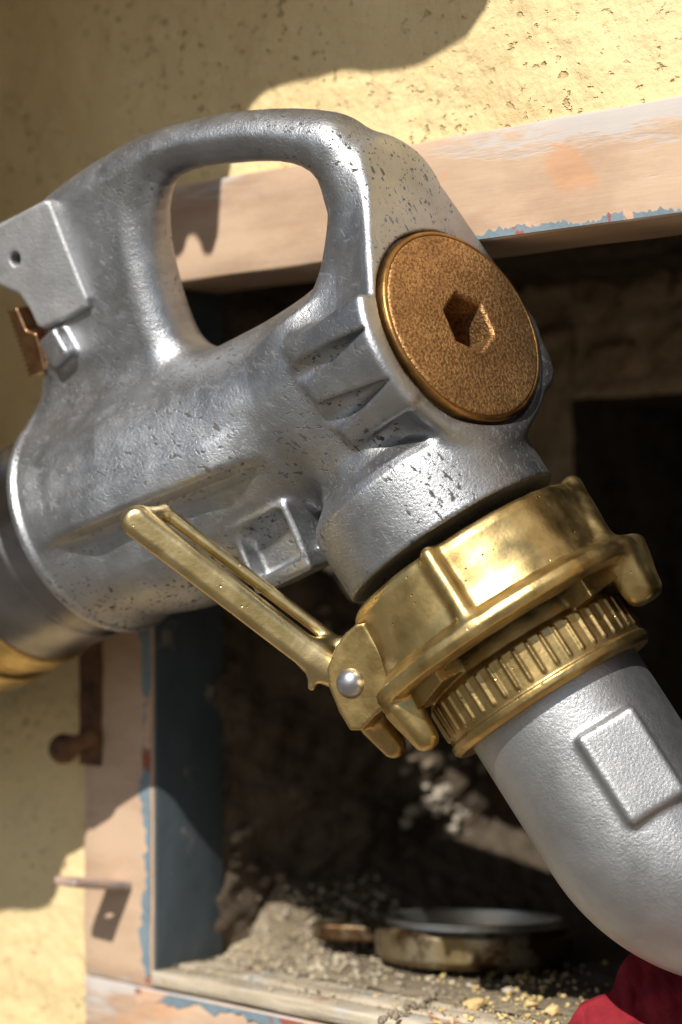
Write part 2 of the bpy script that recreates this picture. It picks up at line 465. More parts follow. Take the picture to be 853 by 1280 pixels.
# masonry recess behind the frame (rough inner faces)
def sheet(name, fn, n, m, mat, amp, seed, freq, parent=None, flip=False, kind=None):
    a, b = np.linspace(0, 1, n), np.linspace(0, 1, m)
    A, B = np.meshgrid(a, b, indexing='ij')
    pos, nor, L = fn(A, B)
    h = amp * fbm(A * L[0], B * L[1], seed, 5, freq)
    X = pos + nor[None, None] * h[..., None]
    V = X.reshape(-1, 3); Q = []
    for i in range(n - 1):
        for k in range(m - 1):
            q = [i * m + k, (i + 1) * m + k, (i + 1) * m + k + 1, i * m + k + 1]
            Q.append(q[::-1] if flip else q)
    return obj(name, V, Q, mat, parent, kind=kind)
def lin(p0, pu, pv):
    def fn(A, B):
        return p0 + A[..., None] * pu + B[..., None] * pv, nrm(np.cross(pu, pv)), (np.linalg.norm(pu), np.linalg.norm(pv))
    return fn
DB = 930.0   # back of the recess
root = thing('wall_recess', 'dark rough masonry recess inside the hatch opening', 'recess', W(0, 139, Z0))
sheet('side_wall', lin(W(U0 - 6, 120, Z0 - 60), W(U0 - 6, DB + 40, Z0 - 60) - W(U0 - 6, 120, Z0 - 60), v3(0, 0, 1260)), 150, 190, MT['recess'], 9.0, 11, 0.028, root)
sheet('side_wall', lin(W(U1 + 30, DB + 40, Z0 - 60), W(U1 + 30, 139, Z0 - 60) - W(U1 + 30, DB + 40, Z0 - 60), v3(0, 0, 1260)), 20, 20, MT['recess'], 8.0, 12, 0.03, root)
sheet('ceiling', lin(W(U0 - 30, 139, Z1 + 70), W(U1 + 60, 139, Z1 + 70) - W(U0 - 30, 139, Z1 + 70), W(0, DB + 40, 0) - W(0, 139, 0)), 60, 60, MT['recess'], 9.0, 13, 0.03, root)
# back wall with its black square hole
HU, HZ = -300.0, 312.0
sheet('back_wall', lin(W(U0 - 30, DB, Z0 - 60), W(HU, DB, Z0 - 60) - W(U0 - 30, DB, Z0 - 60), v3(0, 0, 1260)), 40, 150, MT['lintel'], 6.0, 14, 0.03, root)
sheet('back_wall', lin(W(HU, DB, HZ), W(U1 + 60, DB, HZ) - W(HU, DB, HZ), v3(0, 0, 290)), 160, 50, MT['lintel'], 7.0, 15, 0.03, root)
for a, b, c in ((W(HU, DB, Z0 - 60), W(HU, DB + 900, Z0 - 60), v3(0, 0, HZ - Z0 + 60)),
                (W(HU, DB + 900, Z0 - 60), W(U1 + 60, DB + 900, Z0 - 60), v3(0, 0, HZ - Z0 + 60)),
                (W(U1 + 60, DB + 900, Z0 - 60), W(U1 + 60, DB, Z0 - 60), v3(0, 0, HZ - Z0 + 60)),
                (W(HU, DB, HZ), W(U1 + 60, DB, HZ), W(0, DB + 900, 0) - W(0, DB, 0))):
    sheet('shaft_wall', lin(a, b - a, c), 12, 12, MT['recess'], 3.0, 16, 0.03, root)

def rbox(u0, u1, d0, d1, z0, z1):
    V = [W(u, d, z) for u in (u0, u1) for d in (d0, d1) for z in (z0, z1)]
    return V, [[0, 1, 3, 2], [4, 6, 7, 5], [0, 4, 5, 1], [2, 3, 7, 6], [1, 5, 7, 3], [0, 2, 6, 4]]
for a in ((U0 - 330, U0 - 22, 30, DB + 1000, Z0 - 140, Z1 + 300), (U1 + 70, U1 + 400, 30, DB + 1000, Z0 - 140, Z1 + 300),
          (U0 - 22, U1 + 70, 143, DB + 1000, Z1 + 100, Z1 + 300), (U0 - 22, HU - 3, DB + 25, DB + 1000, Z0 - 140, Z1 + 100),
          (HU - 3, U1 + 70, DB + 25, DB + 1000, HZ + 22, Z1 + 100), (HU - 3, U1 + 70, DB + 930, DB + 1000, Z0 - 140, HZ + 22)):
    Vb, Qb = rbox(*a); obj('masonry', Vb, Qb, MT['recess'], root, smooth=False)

# floor of the recess: debris-covered, heaped against the left side
def floor_z(u, d):
    u = np.asarray(u, float); d = np.asarray(d, float)
    z = Z0 + 4 + 2.2 * fbm(u, d, 21, 4, 0.05)
    heap = np.exp(-np.maximum(u - U0, 0) / 70.0) * np.clip((d - 146) / 140, 0, 1) * 110
    heap2 = np.exp(-((u - (U0 + 60)) / 80) ** 2) * np.exp(-((d - 800) / 220) ** 2) * 60
    back = np.clip((d - 620) / 300, 0, 1) ** 2 * 70
    rough = 4.5 * fbm(u, d, 22, 5, 0.14) * np.clip((heap + heap2 + back) / 40, 0, 1)
    return z + heap + heap2 + back + rough
uu, dd = np.linspace(U0 - 8, U1 + 40, 260), np.linspace(118, DB + 930, 230)
UU, DD = np.meshgrid(uu, dd, indexing='ij'); ZZ = floor_z(UU, np.minimum(DD, DB + 60))
V = Wm(UU, DD, ZZ).reshape(-1, 3)
m_ = len(dd)
Q = [[i * m_ + k, (i + 1) * m_ + k, (i + 1) * m_ + k + 1, i * m_ + k + 1] for i in range(len(uu) - 1) for k in range(m_ - 1)]
m = Mat('recess_dirt_shaded')
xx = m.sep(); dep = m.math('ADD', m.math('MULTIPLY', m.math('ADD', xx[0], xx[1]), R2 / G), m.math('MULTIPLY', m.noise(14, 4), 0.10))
deep_shade = m.ramp(m.math('DIVIDE', dep, 0.30, clamp=True), [(0.30, 0.0), (0.62, 1.0)])
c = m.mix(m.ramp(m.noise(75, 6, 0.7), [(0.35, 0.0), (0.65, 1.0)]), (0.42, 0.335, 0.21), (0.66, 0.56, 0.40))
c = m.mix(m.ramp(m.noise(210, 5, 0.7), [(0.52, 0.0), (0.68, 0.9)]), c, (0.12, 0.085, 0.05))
c = m.mix(deep_shade, c, (0.095, 0.072, 0.05))  # painted shade: the dirt colour darkens towards the back of the recess
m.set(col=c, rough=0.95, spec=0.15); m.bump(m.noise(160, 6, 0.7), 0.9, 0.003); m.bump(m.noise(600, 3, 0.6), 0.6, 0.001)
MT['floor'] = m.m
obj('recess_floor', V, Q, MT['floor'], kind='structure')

# --------------------------------------------------------------- wooden hatch frame
fr = thing('hatch_frame', 'pink painted wooden hatch frame with blue and white paint flaking off', 'window frame', W(U0, -12, Z0))
frz = np.array(fr.location)
MT['rail'] = peeling('pink_rail_paint', 2, (540 - Z0) * M * G, (618 - Z0) * M * G)          # worn towards its upper edge
o = wbox('top_rail', U0 - 180, U1 + 180, -12, 139, Z1, 618, MT['rail'], fr, 4, seg=30, wob=1.0)
# lower arris of the rail: bare blue strip
def along(c, z): return None
MT['stile'] = peeling('pink_stile_paint', None)
m = Mat('edge_paint')
bl = m.mix(m.noise(70, 4), (0.10, 0.145, 0.17), (0.24, 0.30, 0.335))
bl = m.mix(m.ramp(m.noise(45, 5, 0.6), [(0.56, 0.0), (0.6, 1.0)]), bl, (0.28, 0.075, 0.045))
bl = m.mix(m.ramp(m.noise(38, 5, 0.6, dist=1.0), [(0.55, 0.0), (0.58, 1.0)]), bl, (0.58, 0.36, 0.24))
m.set(col=bl, rough=0.7); m.bump(m.noise(90, 5, 0.65), 0.6, 0.0015)
MT['edge'] = m.m
# jamb paint: dull blue-grey with plaster splashes
m = Mat('blue_jamb_paint')
c = m.mix(m.ramp(m.noise(30, 5, 0.65, m.vec((1, 1, .5))), [(0.3, 0.0), (0.7, 1.0)]), (0.036, 0.047, 0.056), (0.070, 0.092, 0.104))
c = m.mix(m.ramp(m.noise(70, 5, 0.7), [(0.60, 0.0), (0.68, 0.8)]), c, (0.24, 0.21, 0.16))
m.set(col=c, rough=0.6); m.bump(m.noise(120, 5, 0.6), 0.4, 0.001)
MT['jamb'] = m.m
def strip(name, pts, d0, d1, mat, parent):
    """thin flake layer: polygon in (u,z) between depths d0 (front) and d1"""
    n = len(pts)
    V = [W(u, d0, z) for u, z in pts] + [W(u, d1, z) for u, z in pts]
    Q = [list(range(n))] + [[i, i + n, (i + 1) % n + n, (i + 1) % n] for i in range(n)]
    return obj(name, V, Q, mat, parent, smooth=False)
def ragged(n, a, b, amp, seed, base):
    r = np.random.default_rng(seed); x = np.linspace(a, b, n)
    y = base + amp * (fbm(x, x * 0, seed, 4, 0.03)) * 0.6 + r.normal(0, amp * .34, n)
    return list(zip(x, y))
# lower edge of top rail where pink paint has gone
UE = wpx(640, 297)[0]
pts = [(u, max(z, Z1 + 3)) for u, z in ragged(140, UE - 70, U1 + 60, 7, 5, Z1 + 10)]
pts[0] = (UE - 70, Z1 + 3)
strip('bare_edge', [(U1 + 60, Z1 + 2.5)] + pts[::-1], -14.0, -9, MT['edge'], fr)
wbox('stile', U0 - 180, U0, -12, 139, Z0 - 30, Z1 - 2, MT['stile'], fr, 4, seg=30, wob=0.8)
pts = ragged(110, Z0 - 40, Z1 - 40, 12, 9, 0)
strip('bare_edge', [(U0 - 3, Z0 - 24), (U0 - 3, Z1 - 8)] + [(min(U0 - 20 + y * 0.9, U0 - 5), min(max(z, Z0 - 24), Z1 - 8)) for z, y in pts][::-1], -14.0, -9, MT['edge'], fr)
wbox('stile', U1, U1 + 180, -12, 139, Z0 - 30, Z1 - 2, MT['stile'], fr, 4, seg=60)
wbox('jamb_lining', U0 + 0.5, U0 + 7, -8, 141, Z0 - 10, Z1 - 2, MT['jamb'], fr, 2, seg=40)
# sill boards, weathered
m = Mat('weathered_board')
g = m.noise(90, 6, 0.65, m.vec((0.14, 0.14, 1.6), m.rot((0, 0, math.radians(45)))))
c = m.mix(m.ramp(g, [(0.32, 0.0), (0.68, 1.0)]), (0.24, 0.19, 0.13), (0.60, 0.51, 0.38))
c = m.mix(m.ramp(m.noise(34, 5, 0.65), [(0.56, 0.0), (0.66, 0.85)]), c, (0.42, 0.42, 0.40))
c = m.mix(m.ramp(m.noise(40, 5, 0.6, dist=0.8), [(0.63, 0.0), (0.67, 0.8)]), c, (0.33, 0.13, 0.075))
m.set(col=c, rough=0.85, spec=0.2); m.bump(g, 0.7, 0.002); m.bump(m.noise(300, 4, 0.6), 0.5, 0.001)
MT['board'] = m.m
wbox('sill_board', U0 + 1, U1 - 1, -16, 38, Z0 - 26, Z0 + 1, MT['board'], fr, 5, seg=14, wob=1.6)
wbox('sill_board', U0 + 1, U1 - 1, 41, 88, Z0 - 26, Z0 + 4, MT['board'], fr, 5, seg=14, wob=1.8)
wbox('sill_board', U0 + 1, U1 - 1, 91, 150, Z0 - 26, Z0 + 1, MT['board'], fr, 5, seg=14, wob=1.6)
MT['rail2'] = peeling('pink_bottom_paint', 2, (-50) * M * G, (-24) * M * G)
wbox('bottom_rail', U0 - 180, U1 + 180, -12.5, 139, Z0 - 260, Z0 - 31, MT['rail2'], fr, 4, seg=30, wob=1.0)
pts = ragged(110, U0 - 150, U1, 12, 15, 0)
strip('bare_edge', [(U0 - 40, Z0 - 34)] + [(min(max(u, U0 - 40), U1 - 20), min(Z0 - 50 - y, Z0 - 38)) for u, y in pts] + [(U1 - 20, Z0 - 34)], -14.5, -9, MT['edge'], fr)

# --------------------------------------------------------------- ironwork on the frame
# folded latch plate sticking out of the stile, with a hole in its free end
u, d, z = wpx(150, 1106, -12)
lp = thing('latch_plate', 'flat rusty iron latch plate with a hole sticking out of the pink stile', 'latch', W(u, -12, z))
c0 = W(u, -12, z); tip = W(u - 6, -126, z + 16)
ax3 = nrm(tip - c0); 
def f_latch(p):
    t = UA; L = np.linalg.norm(tip - c0); ax = (ax3, nrm(t - ax3 * t.dot(ax3)), None); n = np.cross(ax[0], ax[1])
    b = box(p, c0 + ax3 * (L / 2 - 8), (ax[0], ax[1], n), (L / 2 + 8, 27, 6.5), 4.0)
    hc = c0 + ax3 * (L - 42); q = p - hc
    hole = np.sqrt(dot(q, ax[0]) ** 2 + dot(q, ax[1]) ** 2) - 13
    return smax(b, -hole, 1.5)
sdf('plate', f_latch, (c0 + tip) / 2, 90, 2.6, MT['rail_iron'], lp)
u, d, z = wpx(112, 925, -12)
hb = thing('hinge_pin', 'rusty iron hinge pin with a round knob beside the shaded stile', 'hinge', W(u, -12, z))
a_ = W(u + 30, -30, z + 6); b_ = W(u - 20, -52, z - 14)
sdf('pin', lambda p: smin(capsule(p, a_, b_, 13), sphere(p, b_, 23), 8), (a_ + b_) / 2, 80, 3.0, MT['rust'], hb)
cst = W(wpx(116, 850, -12)[0], -16, wpx(116, 850, -12)[2])
sdf('strap', lambda p: smax(box(p, cst + v3(0, 0, 20), (UA, DA, ZA), (24, 5, 150), 3) - 0.8 * np.sin(p[:, 2] * .11) , p[:, 2] * 0 - 1e3, 1), cst + v3(0, 0, 20), (60, 60, 180), 3.5, MT['rust'], hb)

# --------------------------------------------------------------- stones in the recess
def stone_mesh(seed, rx, ry, rz, sub=2):
    r = np.random.default_rng(seed)
    import bmesh
    bm = bmesh.new(); bmesh.ops.create_icosphere(bm, subdivisions=sub, radius=1.0)
    A = np.array([v.co[:] for v in bm.verts]); Fc = [[v.index for v in f.verts] for f in bm.faces]; bm.free()
    for _ in range(16):      # planar cuts give flat broken faces
        n = nrm(r.normal(size=3)); k = r.uniform(0.42, 0.8); dd_ = A @ n
        A = A - np.maximum(dd_ - k, 0)[:, None] * n * 0.97
    A += 0.05 * np.stack([fbm(A[:, 0], A[:, 1] + A[:, 2], seed + q, 3, 3.0) for q in range(3)], 1)
    return A * np.array([rx, ry, rz]), Fc
def on_side(px, py):
    u_ = U0 + 4; n = UA; return plane_hit(px, py, W(u_, 500, 0), n)
def on_back(px, py): return plane_hit(px, py, W(0, DB, 0), DA)
k = 0
# big dim stones of the back wall over the black hole
for (px, py, rx, rz) in ((668, 352, 60, 42), (742, 372, 66, 50), (824, 352, 60, 46), (690, 428, 58, 36), (772, 446, 70, 40), (850, 432, 60, 42), (640, 420, 40, 44), (672, 520, 34, 40), (668, 600, 34, 46), (664, 680, 34, 44)):
    c = on_back(px, py) - DA * 2
    A, Fc = stone_mesh(100 + k, rx, 34, rz, 3)
    V = c + A[:, :1] * UA + A[:, 1:2] * DA + A[:, 2:] * ZA
    obj('stone', V, Fc, MT['lintel'], root); k += 1
# rubble in the left side wall, where the sun grazes it
for i in range(76):
    px = 568 + random.gauss(0, 26); py = 985 + random.gauss(0, 55)
    if i >= 56: px, py = random.uniform(400, 480), random.uniform(690, 800)
    if i >= 64: px, py = random.uniform(285, 360), random.uniform(1040, 1130)
    c = on_side(px, py) - UA * 4
    s = random.uniform(5, 15) if i < 64 else random.uniform(6, 13)
    A, Fc = stone_mesh(200 + i, s * random.uniform(1, 2), s * .7, s * random.uniform(.7, 1.2), 3)
    V = c + A[:, :1] * DA + A[:, 1:2] * UA + A[:, 2:] * ZA
    obj('stone', V, Fc, MT['pale'] if i % 3 and i < 56 else MT['stone'], root); k += 1  # pale colour stands for sunlight on the main cluster
# ridge of pale stones along the foot of the wall
for i in range(16):
    f_ = i / 15; px = 592 + 132 * f_ + random.uniform(-5, 5); py = 1090 + 52 * f_ + random.uniform(-5, 5)
    c = on_side(px, py) if px < 625 else on_back(px, py) - DA * 30
    s = random.uniform(12, 20)
    A, Fc = stone_mesh(300 + i, s * 1.4, s, s * .85, 2)
    V = c + A[:, :1] * UA + A[:, 1:2] * DA + A[:, 2:] * ZA
    obj('stone', V, Fc, MT['pale'], root)

def on_floor(px, py, z=None):
    z = Z0 + 4 if z is None else z
    return plane_hit(px, py, W(0, 0, z), ZA)
def ud(p):
    x, y = p[0] / G, (p[1] + F) / G - F - YC
    return (x - y) * R2, (x + y) * R2
# loose crumbs, pebbles: countless small ones as one mass
VV = []; FF = []
protos = [stone_mesh(400 + i, 1, random.uniform(.5, 1), random.uniform(.4, .9), 1) for i in range(24)]
def scatter(n, fn, smin_, smax_, mat, name, label=None):
    VV = []; FF = []; b = 0
    for _ in range(n):
        u_, d_ = fn()
        if d_ < -14: continue
        z_ = float(floor_z(u_, d_)) if d_ > 140 else Z0 + 4
        s = smin_ + (smax_ - smin_) * random.random() ** 4
        A, Fc = random.choice(protos); th = random.uniform(0, 6.28)
        Rz = np.array([[math.cos(th), -math.sin(th), 0], [math.sin(th), math.cos(th), 0], [0, 0, 1]])
        VV.append(W(u_, d_, z_ + s * .35) + (A * s) @ Rz.T); FF += [[q + b for q in f] for f in Fc]; b += len(A)
    o = obj(name, np.concatenate(VV), FF, mat, kind='stuff')
    return o
spot = lambda: (U0 + 6 + abs(random.gauss(0, 190)), random.uniform(96, 520))
scatter(1500, spot, 0.8, 9, MT['dirt'], 'rubble')
scatter(900, spot, 0.9, 7, MT['stone'], 'rubble')
scatter(600, spot, 0.8, 10, MT['pale'], 'gravel')
scatter(160, spot, 0.9, 5, MT['ochre'], 'debris')
scatter(500, lambda: (U0 + 6 + random.random() ** 1.3 * 800, random.uniform(-4, 110)), 0.7, 4.5, MT['dirt'], 'rubble')
scatter(300, lambda: (U0 + 10 + random.random() * 800, random.uniform(20, 150)), 0.7, 4.5, MT['stone'], 'rubble')
def right_spot():
    p = on_floor(random.gauss(640, 60), random.uniform(1205, 1285)); return ud(p)
scatter(700, right_spot, 1.2, 8, MT['ochre'], 'debris')
# larger pebbles one can pick out
for i, (px, py, s, mt, lb) in enumerate((
        (376, 1180, 13, 'pale', 'pale broken pebble on the dust, largest of two beside the cap ear'),
        (405, 1182, 9, 'pale', 'small pale pebble on the dust, nearest below the cap ear'),
        (637, 1238, 10, 'pale', 'pale grey pebble in front of the round metal cap'),
        (596, 1255, 14, 'ochre', 'yellow crumbly lump next to the dark dirt clump on the sill'),
        (664, 1256, 13, 'ochre', 'round yellow lump among crumbs, a little left of the red cloth'),
        (692, 1262, 13, 'ochre', 'yellow lump almost touching the edge of the red cloth'),
        (350, 1152, 11, 'stone', 'brown pebble high on the dust heap by the blue jamb'),
        (300, 1165, 12, 'ochre', 'ochre pebble at the foot of the dust heap by the blue jamb'))):
    p = on_floor(px, py, Z0 + 10); A, Fc = stone_mesh(500 + i, s * 1.2, s, s * .8, 3)
    o = obj('pebble', p + A, Fc, MT[mt], loc=p)
    tag(o, lb, 'pebble', 'pebbles on the sill')
# clump of dry droppings and twigs on the sill edge
cl = [on_floor(480 + 75 * t + random.uniform(-8, 8), 1275 - 38 * t + random.uniform(-5, 5), Z0 + 8) for t in np.linspace(0, 1, 26)]
VV = []; FF = []; b = 0
for i, p in enumerate(cl):
    A, Fc = stone_mesh(600 + i, random.uniform(5, 11), random.uniform(5, 9), random.uniform(5, 9), 1)
    VV.append(p + A); FF += [[q + b for q in f] for f in Fc]; b += len(A)
obj('dirt', np.concatenate(VV), FF, MT['stone'], kind='stuff')

# --------------------------------------------------------------- metal cap lying in the recess
cp = on_floor(592, 1204, Z0 + 6); 
cap = thing('dust_cover', 'round tarnished metal filler cap lying open side up on the sill', 'cap', cp)
m = Mat('tarnished_metal')
n_ = m.noise(34, 5, 0.6, m.vec((1, 1, .35)))
c = m.mix(m.ramp(n_, [(0.36, 0.0), (0.60, 1.0)]), (0.20, 0.14, 0.06), (0.44, 0.38, 0.26))
c = m.mix(m.ramp(m.noise(48, 5, 0.65), [(0.46, 0.0), (0.58, 1.0)]), c, (0.075, 0.038, 0.016))
m.set(col=c, metal=0.85, rough=m.ramp(n_, [(0.3, 0.6), (0.7, 0.32)])); m.bump(m.noise(200, 4, .6), .3, .0008)
MT['tarn'] = m.m
CR = 148.0
cz = nrm(v3(0.015, 0.06, 1)); cp = cp + v3(0, 0, 6)
sdf('shell', lambda p: revolve(p, cp, cz, [(0, 0), (CR - 14, 0), (CR - 4, 8), (CR - 2, 43), (CR - 10, 51), (CR - 18, 49), (CR - 18, 14), (0, 14)], 2.0), cp + v3(0, 0, 30), (CR + 12, CR + 12, 55), 3.6, MT['tarn'], cap)
def f_thread(p):
    q = p - cp; t = dot(q, cz); rho = np.sqrt(np.maximum((q * q).sum(1) - t * t, 0))
    w = np.sqrt((rho - (CR - 19)) ** 2 + (((t - 12) % 11.0) - 5.5) ** 2) - 4.4
    shell = np.abs(rho - (CR - 22)) - 5
    d = smin(shell, w, 2)
    return smax(d, np.abs(t - 36) - 27, 1.5)
sdf('thread', f_thread, cp + v3(0, 0, 40), (CR + 6, CR + 6, 50), 2.6, plain('zinc_thread', (0.44, 0.44, 0.40), (0.62, 0.61, 0.55), 60, 0.45, 1.0, .2), cap)
ea = nrm(v3(-1, 0.22, 0)); eb = np.cross(cz, ea)
ec = cp + ea * (CR + 40) + v3(0, 0, 36)
def f_ear(p):
    q = p - ec; d2 = np.sqrt((np.maximum(np.abs(dot(q, ea)) - 26, 0)) ** 2 + dot(q, eb) ** 2) - 30
    hole = np.sqrt(dot(q + ea * 6, ea) ** 2 + dot(q, eb) ** 2) - 14
    return smax(slab(d2, np.abs(q[:, 2]) - 13, 4), -hole, 3)
sdf('ear', f_ear, ec, (75, 60, 24), 3.2, MT['tarn'], cap)

# --------------------------------------------------------------- red cloth in the lower right corner
def cloth():
    n, m2 = 70, 60
    a, b = np.meshgrid(np.linspace(0, 1, n), np.linspace(0, 1, m2), indexing='ij')
    # upper edge runs from the sill up towards the elbow, hanging forward
    e0 = P(690, 1300, 60); e1 = P(795, 1195, 150); e2 = P(930, 1190, 120)
    top = np.where((a < .5)[..., None], e0 + (e1 - e0) * (a / .5)[..., None], e1 + (e2 - e1) * ((a - .5) / .5)[..., None])
    drop = v3(60, -420, -170)
    X = top + b[..., None] * drop
    w = 20 * fbm(a * 3, b * 1.4, 31, 5, 4.2) * (0.35 + b)
    X[..., 1] -= w * 1.6; X[..., 2] += 5 * fbm(a * 4, b, 32, 3, 4.0) - 20 * np.sin(b * 3.1) * .3
    return X.reshape(-1, 3), [[i * m2 + k, (i + 1) * m2 + k, (i + 1) * m2 + k + 1, i * m2 + k + 1] for i in range(n - 1) for k in range(m2 - 1)]
V, Q = cloth()
MT['red'] = plain('red_cloth', (0.14, 0.006, 0.012), (0.27, 0.016, 0.024), 60, 0.7, 0.0, 0.5, 900, 0.0006, 0.3)
o = obj('red_cloth', V, Q, MT['red'], loc=P(800, 1250, 80))
md = o.modifiers.new('thickness', 'SOLIDIFY'); md.thickness = 0.0009
tag(o, 'crumpled red cloth tucked under the silver elbow pipe', 'cloth')

# ================================================================== THE NOZZLE
B = nrm(v3(.738, -.576, .350))                 # body axis, towards the bronze plug
O = nrm(v3(.522, -.174, -.835))                # outlet axis, downwards
ND = nrm(v3(.62, -.70, .355))                  # normal of the plug face
DC = P(574.5, 410, -60)                        # plug centre
RIM = P(110, 658, 329)
B = nrm(DC - RIM); LB = np.linalg.norm(DC - RIM)
N = nrm(np.cross(B, nrm(v3(-.522, .174, .835))))   # handle-plane normal, towards the camera
if N[1] > 0: N = -N
C0 = P(576, 690, 0)
CN = P(566, 675, 0)
noz = thing('fuel_nozzle', 'worn cast aluminium delivery nozzle with loop handle, bronze plug and brass coupling', 'nozzle', C0 + v3(0, 0, -150))

# handle plane 2-D frame
HX = nrm(B); HY = nrm(np.cross(N, HX)); 
if HY[2] < 0: HY = -HY
def h2(px, py, off=0.0):
    q = plane_hit(px, py, RIM + N * off, N) - RIM
    return q.dot(HX), q.dot(HY)
OUT = [(84, 560), (70, 520), (66, 490), (70, 440), (66, 390), (60, 330), (60, 250), (95, 222), (130, 199), (175, 173), (220, 155), (275, 142), (330, 136), (380, 135), (425, 141), (465, 152), (500, 172), (530, 200), (548, 232), (560, 280), (548, 340), (520, 420), (470, 500), (300, 570), (120, 610)]
INN = [(203, 252), (213, 224), (246, 209), (290, 204), (330, 201), (364, 202), (392, 211), (414, 232), (428, 264), (432, 296), (428, 328), (414, 354), (390, 378), (342, 411), (300, 440), (276, 453), (254, 442), (235, 412), (221, 375), (210, 330), (203, 290)]
OUT2 = chaikin([h2(*q) for q in OUT]); INN2 = chaikin([h2(*q) for q in INN])
# face plane frame
E1, E2, _ = frame(ND, v3(0, 0, 1))
def f2(px, py):
    q = plane_hit(px, py, DC, ND) - DC
    return np.array([q.dot(E1), q.dot(E2)])
Q1 = f2(506, 231)
RV = np.array([[-40, 112], [60, 118], [150, 112], [250, 113], [330, 121], [420, 135], [500, 147], [600, 156], [LB - 48, 160], [LB - 36, 161], [LB - 31, 166], [LB + 200, 166]])
NP = np.array([[-400, 92], [-175, 98], [-140, 104], [-118, 118], [-100, 139], [-88, 146.5], [-70, 147], [60, 147]])
TH = [math.atan2(*f2(*q)[::-1]) for q in ((462, 366), (470, 408), (488, 473), (512, 528))]
_d = lambda t: (t - TH[1] + math.pi) % (2 * math.pi) - math.pi
TH_UP = _d(TH[3]) > _d(TH[0])
def body_core(p):
    q = p - DC; s = -dot(q, B); rho = np.sqrt(np.maximum((q * q).sum(1) - s * s, 0))
    d = (rho - np.interp(s, RV[:, 0], RV[:, 1])) * 0.97
    d = slab(d, np.maximum(s - LB + 20, 60 - s), 4)
    # lower belly
    d = smin(d, capsule(p, P(236, 634, 236), P(330, 586, 130), 136, 96), 40)
    return d
RA, RB = march(body_core, 52, 684, 2700), march(body_core, 312, 577, 2700)
RLN = np.linalg.norm(RB - RA); RD = (RB - RA) / RLN; RN = nrm(np.cross(RD, ray(180, 630)))
if RN[2] < 0: RN = -RN
def body(p):
    d = body_core(p)
    # handle loop
    q = p - RIM; x, y, w = dot(q, HX), dot(q, HY), dot(q, N)
    hd = smax(poly2(x, y, OUT2), -poly2(x, y, INN2), 10)
    hd = slab(hd, np.abs(w) - np.interp(y, [150, 330], [50, 44]), 41)
    hd = smax(hd, dot(p - DC, ND) + 5, 30)
    d = smin(d, hd, 40)
    # flank ridge
    q = p - RA; pl = dot(q, RN); al = dot(q, RD) / RLN
    prof = np.interp(pl, [-105, -70, -34, -20, -9, 3, 10, 40, 54, 66], [0, -5, -17, -20, -16, 8, 11, 7, 1, 0])
    ax_ = p - DC; ax_ = ax_ - dot(ax_, B)[:, None] * B
    side = np.clip((-ax_[:, 1] - 10) / 60, 0, 1) * np.clip((al + 0.02) / 0.22, 0, 1) * np.clip((1.08 - al) / 0.22, 0, 1)
    near_ = np.clip((30 - np.abs(d)) / 10, 0, 1)
    d = d - prof * side * near_
    # neck
    q = p - CN; t = dot(q, O); rho = np.sqrt(np.maximum((q * q).sum(1) - t * t, 0))
    nd = (rho - np.interp(t, NP[:, 0], NP[:, 1])) * 0.9
    nd = slab(nd, np.maximum(t, -330 - t), 3)
    d = smin(d, nd, 34)
    # head: stadium in the face plane extruded back
    q = p - DC; a, b, h = dot(q, E1), dot(q, E2), dot(q, ND)
    l2 = Q1.dot(Q1); tt = np.clip((a * Q1[0] + b * Q1[1]) / l2, 0, 1)
    st = np.sqrt((a - tt * Q1[0]) ** 2 + (b - tt * Q1[1]) ** 2) - (150 + (70 - 150) * tt)
    hw = np.maximum(h, -(184 - 112 * tt) - h)
    hr_ = 9.0
    head = slab(st + np.clip(-h - 16, 0, 60) * 0.55 * (1 - tt), hw, 9)
    # lobe on the right of the face
    fl = f2(668, 452); head = smin(head, slab(np.sqrt((a - fl[0]) ** 2 + (b - fl[1]) ** 2) - 38, np.abs(h + 40) - 40, 8), 10)
    # finger ribs along the left flank: a solid flank notched by two wedge grooves that close towards the face
    rr = np.sqrt(a * a + b * b)
    ang = np.arctan2(b, a)
    dth = (ang - TH[1] + math.pi) % (2 * math.pi) - math.pi
    lo_, hi_ = sorted(((TH[0] - TH[1] + math.pi) % (2 * math.pi) - math.pi, (TH[3] - TH[1] + math.pi) % (2 * math.pi) - math.pi))
    back = 146 - 26 * np.clip((dth - lo_) / (hi_ - lo_) if TH_UP else (hi_ - dth) / (hi_ - lo_), 0, 1)
    tang = np.maximum(lo_ - dth, dth - hi_) * 140
    e = [rr - 147 + np.clip(-h - 60, 0, 99) * .05, tang + 10, np.abs(h + back / 2) - back / 2 + 10, 92 - rr]
    fl_ = np.sqrt(np.maximum(e[0], 0) ** 2 + np.maximum(e[1], 0) ** 2 + np.maximum(e[2], 0) ** 2) + np.minimum(np.maximum(np.maximum(e[0], e[1]), e[2]), 0) - 10
    fl_ = np.maximum(fl_, e[3])
    for th, wmax, off in ((TH[1], 18, 0.0), (TH[2], 23, 0.0)):
        ca, cb = math.cos(th), math.sin(th)
        tb = -a * cb + b * ca
        gw = wmax * np.clip((-h - 10) / 122, 0, 1) + 1.5
        gr = np.maximum(np.abs(tb) - gw, np.maximum(88 - rr, h + 8)) * 0.9
        gr = np.maximum(gr, -(a * ca + b * cb))
        fl_ = smax(fl_, -gr, 5)
    head = smin(head, fl_, 5)
    d = smin(d, head, 24)
    # counterbore for the plug
    bore = slab(rr - 131, np.abs(h) - 8, 1)
    d = smax(d, -bore, 3)
    d = smax(d, -slab(rr - 52, np.abs(h + 45) - 50, 1), 2)
    # pocketed fin under the body
    fa = nrm(B - N * B.dot(N)); fc = P(359, 680, 88); fz = nrm(np.cross(N, fa))
    if fz[2] < 0: fz = -fz
